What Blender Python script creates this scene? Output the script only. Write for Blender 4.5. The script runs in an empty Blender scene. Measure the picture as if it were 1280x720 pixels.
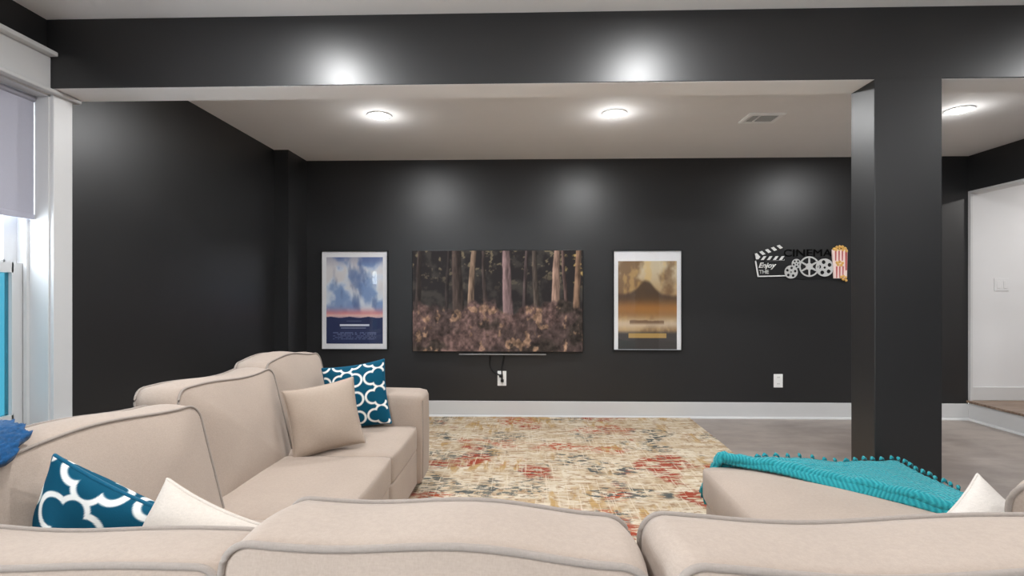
import bpy, bmesh, math, random
import numpy as np
from mathutils import Vector, Matrix

# ------------------------------------------------------------------ camera, world, exposure
sc = bpy.context.scene
COL = sc.collection
F_PX = 650.0
EXPO = 0.5
cam_d = bpy.data.cameras.new('camera')
cam = bpy.data.objects.new('camera', cam_d); COL.objects.link(cam)
cam_d.sensor_width = 36.0; cam_d.sensor_fit = 'HORIZONTAL'
cam_d.lens = F_PX / 1280 * 36.0
cam_d.shift_y = 8 / 1280
cam_d.clip_start = 0.02
cam.location = (0, 0, 1.16)
cam.rotation_euler = (math.pi / 2, 0, math.atan(18 / F_PX))
sc.camera = cam
vs = sc.view_settings
vs.view_transform = 'Standard'; vs.look = 'None'; vs.gamma = 1.0; vs.use_curve_mapping = False
vs.exposure = EXPO
w = bpy.data.worlds.new('world'); sc.world = w; w.use_nodes = True
bg = w.node_tree.nodes['Background']
bg.inputs[0].default_value = (0.92, 0.96, 1.0, 1); bg.inputs[1].default_value = 11.0
DOWNLIGHT_W = 15.0

R = random.Random(7)

# ------------------------------------------------------------------ material helpers
def s2l(c):
    return tuple(((v / 255) / 12.92 if v / 255 <= .04045 else ((v / 255 + .055) / 1.055) ** 2.4) for v in c)

def rgba(c): return (*s2l(c), 1)

class NT:
    def __init__(s, name):
        s.m = bpy.data.materials.new(name); s.m.use_nodes = True
        s.t = s.m.node_tree; s.p = s.t.nodes['Principled BSDF']; s.out = s.t.nodes['Material Output']
    def n(s, typ, **kw):
        x = s.t.nodes.new(typ)
        for k, v in kw.items():
            if k in x.inputs.keys(): s.set(x.inputs[k], v)
            else: setattr(x, k, v)
        return x
    def set(s, sock, v):
        if isinstance(v, bpy.types.NodeSocket): s.t.links.new(v, sock)
        else: sock.default_value = v
    def coord(s, scale=(1, 1, 1), loc=(0, 0, 0), kind='Object'):
        c = s.n('ShaderNodeTexCoord'); m = s.n('ShaderNodeMapping')
        s.t.links.new(c.outputs[kind], m.inputs[0]); m.inputs['Scale'].default_value = scale
        m.inputs['Location'].default_value = loc
        return m.outputs[0]
    def noise(s, vec, scale=5, detail=3, rough=.5):
        x = s.n('ShaderNodeTexNoise'); s.t.links.new(vec, x.inputs['Vector'])
        x.inputs['Scale'].default_value = scale; x.inputs['Detail'].default_value = detail
        x.inputs['Roughness'].default_value = rough
        return x.outputs['Fac']
    def math(s, op, a, b=0.0, clamp=False):
        x = s.n('ShaderNodeMath'); x.operation = op; x.use_clamp = clamp
        s.set(x.inputs[0], a); s.set(x.inputs[1], b); return x.outputs[0]
    def step(s, v, lo, hi):
        x = s.n('ShaderNodeMapRange'); x.interpolation_type = 'SMOOTHSTEP'
        s.set(x.inputs[0], v); x.inputs[1].default_value = lo; x.inputs[2].default_value = hi
        return x.outputs[0]
    def mix(s, fac, a, b):
        x = s.n('ShaderNodeMix'); x.data_type = 'RGBA'
        s.set(x.inputs[0], fac); s.set(x.inputs[6], a); s.set(x.inputs[7], b); return x.outputs[2]
    def bump(s, h, strength=.3, dist=.01):
        b = s.n('ShaderNodeBump'); s.t.links.new(h, b.inputs['Height'])
        b.inputs['Strength'].default_value = strength; b.inputs['Distance'].default_value = dist
        s.t.links.new(b.outputs[0], s.p.inputs['Normal'])
    def base(s, c):
        s.set(s.p.inputs['Base Color'], c)
    def P(s, **kw):
        for k, v in kw.items(): s.set(s.p.inputs[k.replace('_', ' ')], v)
        return s

def plain(name, c, rough=.5, metal=0, var=.06, nscale=6, spec=.5, bump=0, bscale=300):
    t = NT(name); v = t.coord()
    n = t.noise(v, nscale, 3)
    a = tuple(x * (1 - var) for x in s2l(c)) + (1,); b = tuple(min(1, x * (1 + var)) for x in s2l(c)) + (1,)
    t.base(t.mix(n, a, b)); t.P(Roughness=rough, Metallic=metal)
    t.p.inputs['Specular IOR Level'].default_value = spec
    if bump: t.bump(t.noise(v, bscale, 2), bump, .002)
    return t.m

def fabric(name, c, var=.08, wscale=420, bump=.35):
    t = NT(name); v = t.coord()
    big = t.noise(v, 5, 3); fine = t.noise(t.coord((1, 1, .25)), wscale, 2); fine2 = t.noise(t.coord((.25, .25, 1)), wscale, 2)
    wv = t.math('ADD', fine, fine2); wv = t.math('MULTIPLY', wv, .5)
    k = t.math('ADD', t.math('MULTIPLY', wv, .7), t.math('MULTIPLY', big, .3))
    l = s2l(c)
    t.base(t.mix(t.step(k, .3, .7), tuple(x * (1 - var) for x in l) + (1,), tuple(min(1, x * (1 + var)) for x in l) + (1,)))
    t.P(Roughness=.92); t.p.inputs['Specular IOR Level'].default_value = .2
    t.p.inputs['Sheen Weight'].default_value = .12
    t.bump(wv, bump, .0015)
    return t.m

def attr_mat(name, rough=.6, emit=0, spec=.4, bump=0):
    t = NT(name); a = t.n('ShaderNodeAttribute'); a.attribute_name = 'Col'
    if emit:
        t.base((.005, .005, .005, 1)); t.P(Emission_Color=a.outputs['Color'], Emission_Strength=emit)
    else: t.base(a.outputs['Color'])
    t.P(Roughness=rough); t.p.inputs['Specular IOR Level'].default_value = spec
    if bump: t.bump(t.noise(t.coord(), 420, 2), bump, .0015)
    return t.m

def emissive(name, c, s):
    t = NT(name); t.base((*c, 1)); t.P(Emission_Color=(*c, 1), Emission_Strength=s); return t.m

def glass(name, tint=(1, 1, 1), gloss=1.0):
    t = NT(name); t.t.nodes.remove(t.p)
    tr = t.n('ShaderNodeBsdfTransparent'); tr.inputs[0].default_value = (*tint, 1)
    gl = t.n('ShaderNodeBsdfGlossy'); gl.inputs['Roughness'].default_value = .02
    fr = t.n('ShaderNodeFresnel'); fr.inputs[0].default_value = 1.5
    mx = t.n('ShaderNodeMixShader')
    ge = t.n('ShaderNodeNewGeometry'); ff = t.math('MULTIPLY', fr.outputs[0], t.math('SUBTRACT', 1.0, ge.outputs['Backfacing'])); t.t.links.new(t.math('MULTIPLY', ff, gloss), mx.inputs[0])
    t.t.links.new(tr.outputs[0], mx.inputs[1]); t.t.links.new(gl.outputs[0], mx.inputs[2])
    t.t.links.new(mx.outputs[0], t.out.inputs[0]); return t.m

# ------------------------------------------------------------------ materials
def wall_black():
    t = NT('black_satin_paint'); v = t.coord()
    t.base(t.mix(t.noise(v, 3, 3), (.0118, .0118, .0124, 1), (.0148, .0148, .0155, 1)))
    rn = t.noise(v, 2.2, 4)
    t.P(Roughness=t.math('ADD', .36, t.math('MULTIPLY', rn, .08)))
    t.p.inputs['Specular IOR Level'].default_value = .62
    t.bump(t.noise(v, 160, 2), .04, .001)
    return t.m

def concrete():
    t = NT('polished_concrete'); v = t.coord()
    a = t.noise(v, .9, 5, .6); b = t.noise(t.coord((1, 2.6, 1)), 3.5, 6, .65)
    k = t.math('ADD', t.math('MULTIPLY', a, .6), t.math('MULTIPLY', b, .4))
    t.base(t.mix(t.step(k, .35, .65), rgba((124, 114, 108)), rgba((164, 153, 145))))
    t.P(Roughness=t.math('ADD', .32, t.math('MULTIPLY', b, .15)))
    return t.m

def rug_mat():
    t = NT('distressed_rug')
    v = t.coord()
    def streak(sx, sy, sc_, lo, hi, loc, det=3):
        return t.step(t.noise(t.coord((sx, sy, 1), loc), sc_, det, .6), lo, hi)
    def patch(sc_, lo, hi, loc):
        return t.step(t.noise(t.coord((1, 1, 1), loc), sc_, 2, .5), lo, hi)
    cream = rgba((208, 196, 176)); tan = rgba((176, 154, 126)); sand = rgba((196, 179, 154))
    c = t.mix(streak(1, 5, 3.0, .40, .62, (3, 1, 0)), cream, tan)
    c = t.mix(streak(5, 1, 4.0, .48, .62, (8, 2, 0)), c, sand)
    c = t.mix(t.math('MULTIPLY', streak(4, 1, 3, .50, .60, (1, 9, 0)), patch(1.4, .48, .58, (5, 2, 0))), c, rgba((178, 146, 98)))
    # taupe brown dashes
    c = t.mix(t.math('MULTIPLY', streak(1, 2.6, 17, .55, .61, (2, 2, 0), 2), .75), c, rgba((140, 110, 82)))
    # slate / charcoal dashes in patches
    m = t.math('MULTIPLY', streak(1, 2.1, 13, .50, .55, (4, 7, 0), 4), patch(2.2, .56, .62, (11, 3, 0)))
    c = t.mix(m, c, rgba((82, 86, 84)))
    m = t.math('MULTIPLY', streak(1, 2.2, 20, .52, .56, (1, 5, 0), 3), patch(1.8, .54, .62, (2, 14, 0)))
    c = t.mix(m, c, rgba((104, 104, 98)))
    # rust red dashes in patches
    m = t.math('MULTIPLY', streak(1, 3.2, 10, .47, .52, (7, 1, 0), 4), patch(2.3, .58, .65, (21, 8, 0)))
    c = t.mix(m, c, rgba((148, 66, 48)))
    m = t.math('MULTIPLY', streak(1, 2.4, 18, .50, .55, (9, 6, 0), 3), patch(1.7, .56, .64, (31, 4, 0)))
    c = t.mix(m, c, rgba((164, 80, 54)))
    # pale cross threads where the pile is worn
    m = t.math('MULTIPLY', streak(26, 1, 3, .60, .66, (5, 3, 0), 2), .55)
    c = t.mix(m, c, rgba((216, 203, 182)))
    m = t.math('MULTIPLY', streak(1, 26, 3, .60, .66, (6, 13, 0), 2), .5)
    c = t.mix(m, c, rgba((212, 197, 173)))
    t.base(c); t.P(Roughness=.95); t.p.inputs['Specular IOR Level'].default_value = .15
    t.bump(t.noise(v, 220, 2), .4, .003)
    return t.m

def knit():
    t = NT('turquoise_knit'); c = t.n('ShaderNodeTexCoord'); mp = t.n('ShaderNodeMapping'); t.t.links.new(c.outputs['Object'], mp.inputs[0])
    mp.inputs['Rotation'].default_value = (0, 0, math.radians(40))
    sp = t.n('ShaderNodeSeparateXYZ'); t.t.links.new(mp.outputs[0], sp.inputs[0])
    zig = t.math('PINGPONG', sp.outputs[1], .022)
    ph = t.math('MULTIPLY', t.math('ADD', sp.outputs[0], zig), 2 * math.pi / .015)
    h = t.math('ADD', t.math('MULTIPLY', t.math('SINE', ph), .5), .5)
    f_ = t.noise(mp.outputs[0], 260, 2)
    k = t.math('ADD', t.math('MULTIPLY', h, .65), t.math('MULTIPLY', f_, .35))
    t.base(t.mix(k, rgba((26, 124, 136)), rgba((52, 166, 174)))); t.P(Roughness=.9)
    t.p.inputs['Specular IOR Level'].default_value = .2; t.p.inputs['Sheen Weight'].default_value = .15
    t.bump(k, .8, .006); return t.m

def wood():
    t = NT('oak_plank'); g = t.noise(t.coord((1, 14, 1)), 5, 5)
    t.base(t.mix(t.step(g, .3, .7), rgba((112, 92, 78)), rgba((150, 128, 110)))); t.P(Roughness=.4)
    return t.m

M = dict(
    black=wall_black(), concrete=concrete(), rug=rug_mat(), wood=wood(),
    ceil=plain('ceiling_white', (240, 238, 236), .8, var=.02),
    white=plain('trim_white', (204, 204, 204), .38, var=.015),
    hall=plain('hall_white', (218, 218, 219), .7, var=.015),
    sofa=fabric('oatmeal_linen', (167, 152, 140)),
    pipe=fabric('oatmeal_piping', (150, 140, 132), bump=.2),
    cream=fabric('cream_linen', (196, 186, 176), bump=.3),
    sand=fabric('sand_linen', (170, 154, 140), bump=.3),
    ivory=fabric('ivory_linen', (206, 199, 192), bump=.3),
    teal=knit(),
    blue=fabric('blue_plush', (16, 72, 118), .35, 160, 1.0),
    shade=fabric('shade_cloth', (168, 168, 180), .03, 600, .1),
    foot=plain('dark_foot', (34, 30, 28), .5),
    frame=plain('black_frame', (16, 16, 17), .35),
    matboard=plain('mat_white', (232, 232, 234), .8, var=.01),
    print_=attr_mat('poster_print', .5), screen=attr_mat('screen_picture', .3, emit=0.85, spec=.08),
    glazing=glass('picture_glazing'), pane=glass('window_pane', (.95, .98, 1)), tintpane=glass('window_pane_teal', (.072, .175, .205)),  # last pane: dark tint made up so the bright sky reads teal
    bezel=plain('bezel_black', (12, 12, 13), .3), metal=plain('brushed_metal', (150, 150, 152), .35, .9),
    cable=plain('cable_black', (14, 14, 15), .5),
    plate=plain('outlet_white', (240, 240, 238), .35, var=.01), slot=plain('slot_dark', (25, 25, 25), .5),
    lens=emissive('lamp_lens', (1.0, .96, .90), 25.0),
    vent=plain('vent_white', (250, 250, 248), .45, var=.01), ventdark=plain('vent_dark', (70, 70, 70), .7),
    louver=plain('vent_louver', (168, 170, 168), .45),
    signblack=plain('sign_black', (14, 14, 15), .45), signjet=plain('sign_jet', (3, 3, 3), .7, spec=.1), signwhite=plain('sign_white', (232, 232, 230), .5),
    signgrey=plain('sign_silver', (196, 196, 194), .45),
    red=plain('popcorn_red', (186, 92, 88), .5), pinkwhite=plain('popcorn_white', (238, 214, 206), .5),
    corn=plain('popcorn_yellow', (226, 178, 96), .6, var=.2, nscale=60),
    pillow=attr_mat('trellis_fabric', .9, spec=.15, bump=.3),
    brass=plain('dark_pull', (70, 62, 58), .4),
)

# ------------------------------------------------------------------ object helpers
def link(name, me, mat, parent=None):
    o = bpy.data.objects.new(name, me); COL.objects.link(o)
    if mat is not None and not me.materials: me.materials.append(mat)
    if parent is not None: o.parent = parent
    return o

def world_origin(p):
    v = Vector((0, 0, 0))
    while p is not None: v += p.location; p = p.parent
    return v

def mesh(name, verts, faces, mat, parent=None, smooth=False):
    """verts in world coordinates; parts are stored relative to their parent's origin"""
    o0 = world_origin(parent)
    me = bpy.data.meshes.new(name)
    me.from_pydata([tuple(Vector(v) - o0) for v in verts], [], faces); me.update()
    if smooth: me.polygons.foreach_set('use_smooth', [True] * len(me.polygons))
    return link(name, me, mat, parent)

def from_bm(name, bm, mat, parent=None, smooth=False):
    o0 = world_origin(parent)
    bmesh.ops.translate(bm, verts=bm.verts, vec=-o0)
    me = bpy.data.meshes.new(name); bm.to_mesh(me); bm.free()
    if smooth: me.polygons.foreach_set('use_smooth', [True] * len(me.polygons))
    return link(name, me, mat, parent)

def add_box(bm, lo, hi, bev=0, seg=2, mat=None):
    c = [(a + b) / 2 for a, b in zip(lo, hi)]; s = [abs(b - a) for a, b in zip(lo, hi)]
    r = bmesh.ops.create_cube(bm, size=1, matrix=Matrix.Translation(c) @ Matrix.Diagonal((*s, 1)))
    if bev:
        es = list({e for v in r['verts'] for e in v.link_edges})
        bmesh.ops.bevel(bm, geom=es, offset=bev, segments=seg, profile=.5, affect='EDGES')
    return r

def box(name, lo, hi, mat, parent=None, bev=0, seg=2, smooth=False):
    bm = bmesh.new(); add_box(bm, lo, hi, bev, seg); return from_bm(name, bm, mat, parent, smooth)

def boxes(name, lst, mat, parent=None, bev=0):
    bm = bmesh.new()
    for lo, hi in lst: add_box(bm, lo, hi, bev)
    return from_bm(name, bm, mat, parent)

def tube_vf(pts, r, n=8, closed=False):
    V, Fc = [], []; P = [Vector(p) for p in pts]; N = len(P)
    for i, p in enumerate(P):
        a = P[(i - 1) % N] if closed or i else P[i]; b = P[(i + 1) % N] if closed or i < N - 1 else P[i]
        d = (b - a).normalized(); up = Vector((0, 0, 1)) if abs(d.z) < .9 else Vector((0, 1, 0))
        u = d.cross(up).normalized(); v2 = d.cross(u)
        rr = r[i] if isinstance(r, (list, tuple)) else r
        for k in range(n):
            an = 2 * math.pi * k / n; V.append(p + u * (rr * math.cos(an)) + v2 * (rr * math.sin(an)))
    for i in range(N if closed else N - 1):
        j = (i + 1) % N
        for k in range(n):
            k2 = (k + 1) % n; Fc.append((i * n + k, i * n + k2, j * n + k2, j * n + k))
    if not closed:
        Fc.append(tuple(range(n))[::-1]); Fc.append(tuple((N - 1) * n + k for k in range(n)))
    return V, Fc

def tube(name, pts, r, mat, parent=None, n=8, closed=False):
    V, Fc = tube_vf(pts, r, n, closed); return mesh(name, V, Fc, mat, parent, True)

def empty(name, loc, label, cat, group=None):
    o = bpy.data.objects.new(name, None); COL.objects.link(o); o.location = loc; o.empty_display_size = .1
    return tag(o, label, cat, group)

def tag(o, label, cat, group=None):
    o['label'] = label; o['category'] = cat
    if group: o['group'] = group
    return o

def struct(o, label=None, cat=None):
    o['kind'] = 'structure'
    if label: o['label'] = label
    if cat: o['category'] = cat
    return o

def disc_bm(bm, c, r0, r1, z0, z1, n=48):
    """ring (r0 inner) standing between z0 and z1"""
    V = []
    for k in range(n):
        a = 2 * math.pi * k / n
        for r, z in ((r0, z0), (r1, z0), (r1, z1), (r0, z1)):
            V.append(bm.verts.new((c[0] + r * math.cos(a), c[1] + r * math.sin(a), z)))
    for k in range(n):
        j = (k + 1) % n
        for q in range(4):
            q2 = (q + 1) % 4
            bm.faces.new((V[k * 4 + q], V[j * 4 + q], V[j * 4 + q2], V[k * 4 + q2]))

# ------------------------------------------------------------------ room dimensions
XL, XR, YB, ZC = -2.235, 4.09, 4.93, 2.44
YF0, YF1, ZB = 2.36, 2.53, 2.117          # dropped beam
YR = -3.2                                 # wall behind the camera
WY0, WY1, WZ0, WZ1 = 1.40, 2.377, 0.55, 2.095   # side window opening
OY0 = 3.75; OZ = 2.113; STEP = 0.18       # opening in the right wall
T = .2

struct(box('floor', (XL - T, YR, -.1), (XR + .002, YB + T, 0), M['concrete']), 'polished grey-brown concrete floor of the room', 'floor')
struct(box('ceiling', (XL - T, YR - T, ZC), (XR + 3, YB + T, ZC + .1), M['ceil']), 'flat white painted ceiling', 'ceiling')
struct(box('wall_back', (XL - T, YB, 0), (XR, YB + T, ZC), M['black']), 'satin black back wall', 'wall')
# left wall, pierced by two windows (the second, unseen behind the camera, is added for daylight)
W2 = (-2.4, -.4)
struct(boxes('wall_left', [((XL - T, YR, 0), (XL, YB, WZ0)), ((XL - T, YR, WZ1), (XL, YB, ZC)),
                           ((XL - T, WY1, WZ0), (XL, YB, WZ1)), ((XL - T, W2[1], WZ0), (XL, WY0, WZ1)),
                           ((XL - T, YR, WZ0), (XL, W2[0], WZ1))], M['black']), 'satin black side wall with a window', 'wall')
struct(box('wall_chase', (XL, 4.545, 0), (-2.106, YB, ZC), M['black']), 'black boxed-out corner beside the back wall', 'wall')
# right wall with the stepped opening into the hall
struct(boxes('wall_right', [((XR, YR, 0), (XR + .12, OY0, ZC)), ((XR, OY0, OZ), (XR + .12, YB + T, ZC))], M['black']),
       'black right wall above and beside the hall opening', 'wall')
# wall behind the camera
struct(box('wall_rear', (XL - T, YR - T, 0), (XR + .12, YR, ZC), M['hall']), 'pale wall opposite the back wall', 'wall')

def portal(name, loc, rot, sx, sy):
    d = bpy.data.lights.new(name, 'AREA'); d.shape = 'RECTANGLE'; d.size = sx; d.size_y = sy; d.energy = 1
    d.cycles.is_portal = True
    o = bpy.data.objects.new(name, d); COL.objects.link(o); o.location = loc; o.rotation_euler = rot
for a, b in ((WY0, WY1), W2): portal('window_portal', (XL - .19, (a + b) / 2, 1.32), (0, -math.pi / 2, 0), 1.55, b - a)

# beam and column
beam = struct(box('beam', (XL, YF0, ZB + .002), (XR, YF1, ZC), M['black'], bev=.003), 'black dropped ceiling beam spanning the room', 'beam')
so = box('soffit', (XL, YF0 + .004, ZB + .001), (XR, YF1 - .004, ZB + .006), M['ceil'], beam)
so['label'] = 'white painted underside'
struct(box('column', (1.551, YF0, 0), (1.845, YF1, ZB + .01), M['black'], bev=.004), 'square black column under the dropped beam', 'column')

# baseboards
def baseboard(name, lo, hi, axis, sgn):
    b = struct(box(name, lo, hi, M['white'], bev=.004))
    # quarter-round shoe along its foot
    V, Fc = [], []
    n = 6; r = .018
    pr = [(0, 0)] + [(r * math.cos(a * math.pi / 2 / n), r * math.sin(a * math.pi / 2 / n)) for a in range(n + 1)]
    for e in (0, 1):
        for d, z in pr:
            if axis == 'x': V.append(((lo, hi)[e][0], (lo[1] if sgn < 0 else hi[1]) + sgn * d, z + lo[2]))
            else: V.append(((lo[0] if sgn < 0 else hi[0]) + sgn * d, (lo, hi)[e][1], z + lo[2]))
    k = len(pr)
    Fc = [tuple(range(k)), tuple(range(k, 2 * k))[::-1]] + [(i, (i + 1) % k, k + (i + 1) % k, k + i) for i in range(k)]
    mesh('quarter_round', V, Fc, M['white'], b); return b
baseboard('baseboard_back', (-2.106, YB - .015, 0), (XR, YB, .150), 'x', -1)
baseboard('baseboard_left', (XL, YR, 0), (XL + .015, 4.545, .150), 'y', 1)
baseboard('baseboard_right', (XR - .015, YR, 0), (XR, OY0, .150), 'y', -1)
# step up into the hall
baseboard('baseboard_right', (XR - .013, OY0, 0), (XR + .002, YB - .015, STEP - .022), 'y', -1)
hf = struct(box('hall_floor', (XR + .002, OY0 - .8, 0), (XR + 3, YB, STEP - .02), M['white']), 'raised oak plank hall floor one step up', 'floor')
yy = OY0 - .8; k = 0
plank_me = None
while yy < YB - .01:
    y2 = min(yy + .127, YB - .002)
    for a, b in (((XR - .022, XR + 1.1), (XR + 1.103, XR + 3)) if k % 2 else ((XR - .022, XR + 1.9), (XR + 1.903, XR + 3))):
        if yy < OY0 - .001 and a < XR + .1: a = XR + .125
        box('plank', (a, yy + .001, STEP - .02), (b, y2 - .001, STEP), M['wood'], hf, bev=.0015, seg=1)
    yy += .127; k += 1
struct(box('wall_hall', (XR, YB + .002, STEP - .02), (XR + 3, YB + T, ZC), M['hall']), 'white hall wall seen through the opening', 'wall')
struct(box('wall_hall_end', (XR + 3, OY0 - .8, 0), (XR + 3.1, YB + T, ZC), M['hall']))
struct(box('wall_hall_front', (XR + .12, OY0 - .9, 0), (XR + 3, OY0 - .8, ZC), M['hall']))
struct(box('baseboard_hall', (XR + .018, YB - .012, STEP), (XR + 3, YB + .002, STEP + .125), M['white'], bev=.004))
# pale casing bead round the opening: top strip and the jamb against the back wall
struct(boxes('trim_1', [((XR - .004, YB - .03, STEP), (XR + .018, YB, OZ - .02)), ((XR - .004, OY0, OZ - .02), (XR + .124, YB, OZ)),
                        ((XR - .004, OY0, STEP), (XR + .124, OY0 + .02, OZ - .02))], M['white'], bev=.003), 'thin white bead lining the hall opening', 'trim')

# ------------------------------------------------------------------ side window
def build_window(name, y0, y1, lab, lower='tintpane'):
    wn = bpy.data.objects.new(name, None); COL.objects.link(wn); wn.location = (XL, (y0 + y1) / 2, WZ0); struct(wn, lab, 'window')
    cw = .102
    box('casing', (XL, y1, WZ0 - .03), (XL + .02, y1 + cw, WZ1 + .001), M['white'], wn, .003)
    box('casing', (XL, y0 - cw, WZ0 - .03), (XL + .02, y0, WZ1 + .001), M['white'], wn, .003)
    hi = YF0 - .002 if y1 > 2 else y1 + cw
    box('frieze_board', (XL, y0 - cw, WZ1 + .02), (XL + .024, hi, 2.262), M['white'], wn, .002)
    box('cap_moulding', (XL, y0 - cw - .04, 2.262), (XL + .062, hi, 2.284), M['white'], wn, .006)
    box('fillet', (XL, y0 - cw - .02, WZ1), (XL + .042, y1 + cw + .03, WZ1 + .02), M['white'], wn, .006)
    box('sill', (XL - .10, y0 - cw - .03, WZ0 - .055), (XL + .06, y1 + cw + .03, WZ0 - .03 + .03), M['white'], wn, .006)
    box('apron', (XL, y0 - cw, WZ0 - .15), (XL + .018, y1 + cw, WZ0 - .055), M['white'], wn, .003)
    boxes('jamb', [((XL - T, y1 - .008, WZ0), (XL + .002, y1 + .004, WZ1)), ((XL - T, y0 - .004, WZ0), (XL + .002, y0 + .008, WZ1)),
                   ((XL - T, y0, WZ1 - .008), (XL + .002, y1, WZ1 + .004))], M['white'], wn)
    def sash(x0, z0, z1, pm):
        s_ = .062
        so_ = boxes('sash', [((x0, y0 + .008, z0), (x0 + .035, y0 + s_ + .008, z1)), ((x0, y1 - s_ - .008, z0), (x0 + .035, y1 - .008, z1)),
                             ((x0, y0 + s_, z0), (x0 + .035, y1 - s_, z0 + .06)), ((x0, y0 + s_, z1 - .045), (x0 + .035, y1 - s_, z1))], M['white'], wn)
        box('pane', (x0 + .014, y0 + s_, z0 + .055), (x0 + .019, y1 - s_, z1 - .04), pm, so_)
    sash(XL - .145, WZ0, 1.305, M[lower])
    sash(XL - .185, 1.26, WZ1 - .008, M['pane'])
    boxes('stop_bead', [((XL - .105, y1 - .022, WZ0), (XL - .09, y1 - .008, WZ1 - .01)), ((XL - .105, y0 + .008, WZ0), (XL - .09, y0 + .022, WZ1 - .01))], M['white'], wn)
    return wn
build_window('window_1', WY0, WY1, 'white double-hung window beside the left end of the beam')
build_window('window_2_added', W2[0], W2[1], 'unseen white double-hung window added further along the left wall for daylight', 'pane')
rs = empty('roller_shade', (XL - .065, (WY0 + WY1) / 2, 1.51), 'grey roller shade lowered over the upper half of the window', 'blind')
box('shade_cloth', (XL - .067, WY0 + .012, 1.53), (XL - .064, WY1 - .012, WZ1 - .028), M['shade'], rs)
box('bottom_bar', (XL - .073, WY0 + .012, 1.508), (XL - .058, WY1 - .012, 1.536), M['shade'], rs, .004)
tube('roller', [(XL - .066, WY0 + .012, WZ1 - .024), (XL - .066, WY1 - .012, WZ1 - .024)], .014, M['shade'], rs, 16)

# ------------------------------------------------------------------ ceiling lights and vent
def downlight(x, y, label):
    t = empty('ceiling_light', (x, y, ZC), label, 'light', 'recessed ceiling lights')
    bm = bmesh.new(); disc_bm(bm, (x, y), .066, .088, ZC - .006, ZC + .0); from_bm('trim_ring', bm, M['white'], t)
    V = [(x, y, ZC - .022)]; Fc = []
    for q, (r_, z_) in enumerate(((.02, .0212), (.04, .018), (.055, .0125), (.0665, .004))):
        V += [(x + r_ * math.cos(k * math.pi / 16), y + r_ * math.sin(k * math.pi / 16), ZC - z_) for k in range(32)]
        for k in range(32):
            k2 = (k + 1) % 32
            Fc.append((0, 1 + k2, 1 + k) if q == 0 else (1 + (q - 1) * 32 + k, 1 + (q - 1) * 32 + k2, 1 + q * 32 + k2, 1 + q * 32 + k))
    mesh('lens', V, Fc, M['lens'], t, True)
    d = bpy.data.lights.new('ceiling_fill', 'POINT'); d.shadow_soft_size = .05; d.energy = DOWNLIGHT_W * .07; d.color = (.98, .99, 1)  # extra point light added below the lens to brighten the ceiling
    o = bpy.data.objects.new('ceiling_fill', d); COL.objects.link(o); o.parent = t; o.location = (0, 0, -.10)
    d = bpy.data.lights.new('lamp', 'AREA'); d.shape = 'DISK'; d.size = .125; d.energy = DOWNLIGHT_W; d.color = (.98, .99, 1)
    o = bpy.data.objects.new('lamp', d); COL.objects.link(o); o.parent = t; o.location = (0, 0, -.025)
LX = (-1.05, .62, 3.0)
for x, lab in zip(LX, ('lit recessed ceiling light in the back room above the screen and left poster',
                       'lit recessed ceiling light between the beam and the brown poster',
                       'lit recessed ceiling light between the column and the hall opening')):
    downlight(x, 3.69, lab)
for yrow in (1.73, -.7):
    for x in LX: downlight(x, yrow, 'recessed ceiling light before the beam, ' + ('close to it' if yrow > 0 else 'well back from it') + (' near the window', ' mid-room', ' by the right wall')[LX.index(x)])
# unseen ceiling light added to brighten the hall
t = empty('hall_fill_light', (5.2, 4.0, ZC), 'unseen flat ceiling light added to light the hall', 'light')
bm = bmesh.new(); bmesh.ops.create_cone(bm, cap_ends=True, radius1=.14, radius2=.16, depth=.05, segments=40, matrix=Matrix.Translation((5.2, 4.0, ZC - .025))); from_bm('diffuser', bm, M['vent'], t)
d = bpy.data.lights.new('lamp', 'AREA'); d.shape = 'DISK'; d.size = .28; d.energy = 17; d.color = (1, .97, .94)
o = bpy.data.objects.new('lamp', d); COL.objects.link(o); o.parent = t; o.location = (0, 0, -.055)

vt = empty('ceiling_vent', (1.705, 3.812, ZC), 'white louvred air vent set in the ceiling near the column', 'vent')
vx0, vx1, vy0, vy1 = 1.575, 1.835, 3.71, 3.915
V, Fc = [], []
for (m_, z_) in ((0, ZC), (0, ZC - .006), (.012, ZC - .014), (.036, ZC - .010), (.036, ZC - .0005)):
    V += [(vx0 + m_, vy0 + m_, z_), (vx1 - m_, vy0 + m_, z_), (vx1 - m_, vy1 - m_, z_), (vx0 + m_, vy1 - m_, z_)]
for k in range(4):
    for i in range(4): Fc.append((k * 4 + i, k * 4 + (i + 1) % 4, k * 4 + 4 + (i + 1) % 4, k * 4 + 4 + i))
mesh('vent_frame', V, Fc, M['vent'], vt)
box('divider', (vx0 + .085, vy0 + .036, ZC - .011), (vx0 + .095, vy1 - .036, ZC - .002), M['vent'], vt)
box('duct_shade', (vx0 + .03, vy0 + .03, ZC - .0015), (vx1 - .03, vy1 - .03, ZC - .0005), M['ventdark'], vt)  # flat dark sheet standing in for the shade behind the louvers
for i in range(9):
    y = vy0 + .042 + i * .0145
    V = [(vx0 + .035, y, ZC - .001), (vx1 - .035, y, ZC - .001), (vx1 - .035, y + .009, ZC - .007), (vx0 + .035, y + .009, ZC - .007)]
    V += [(a, b + .002, c) for a, b, c in V]
    mesh('louver', V, [(0, 1, 2, 3), (7, 6, 5, 4), (0, 4, 5, 1), (1, 5, 6, 2), (2, 6, 7, 3), (3, 7, 4, 0)], M['louver'], vt)

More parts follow.
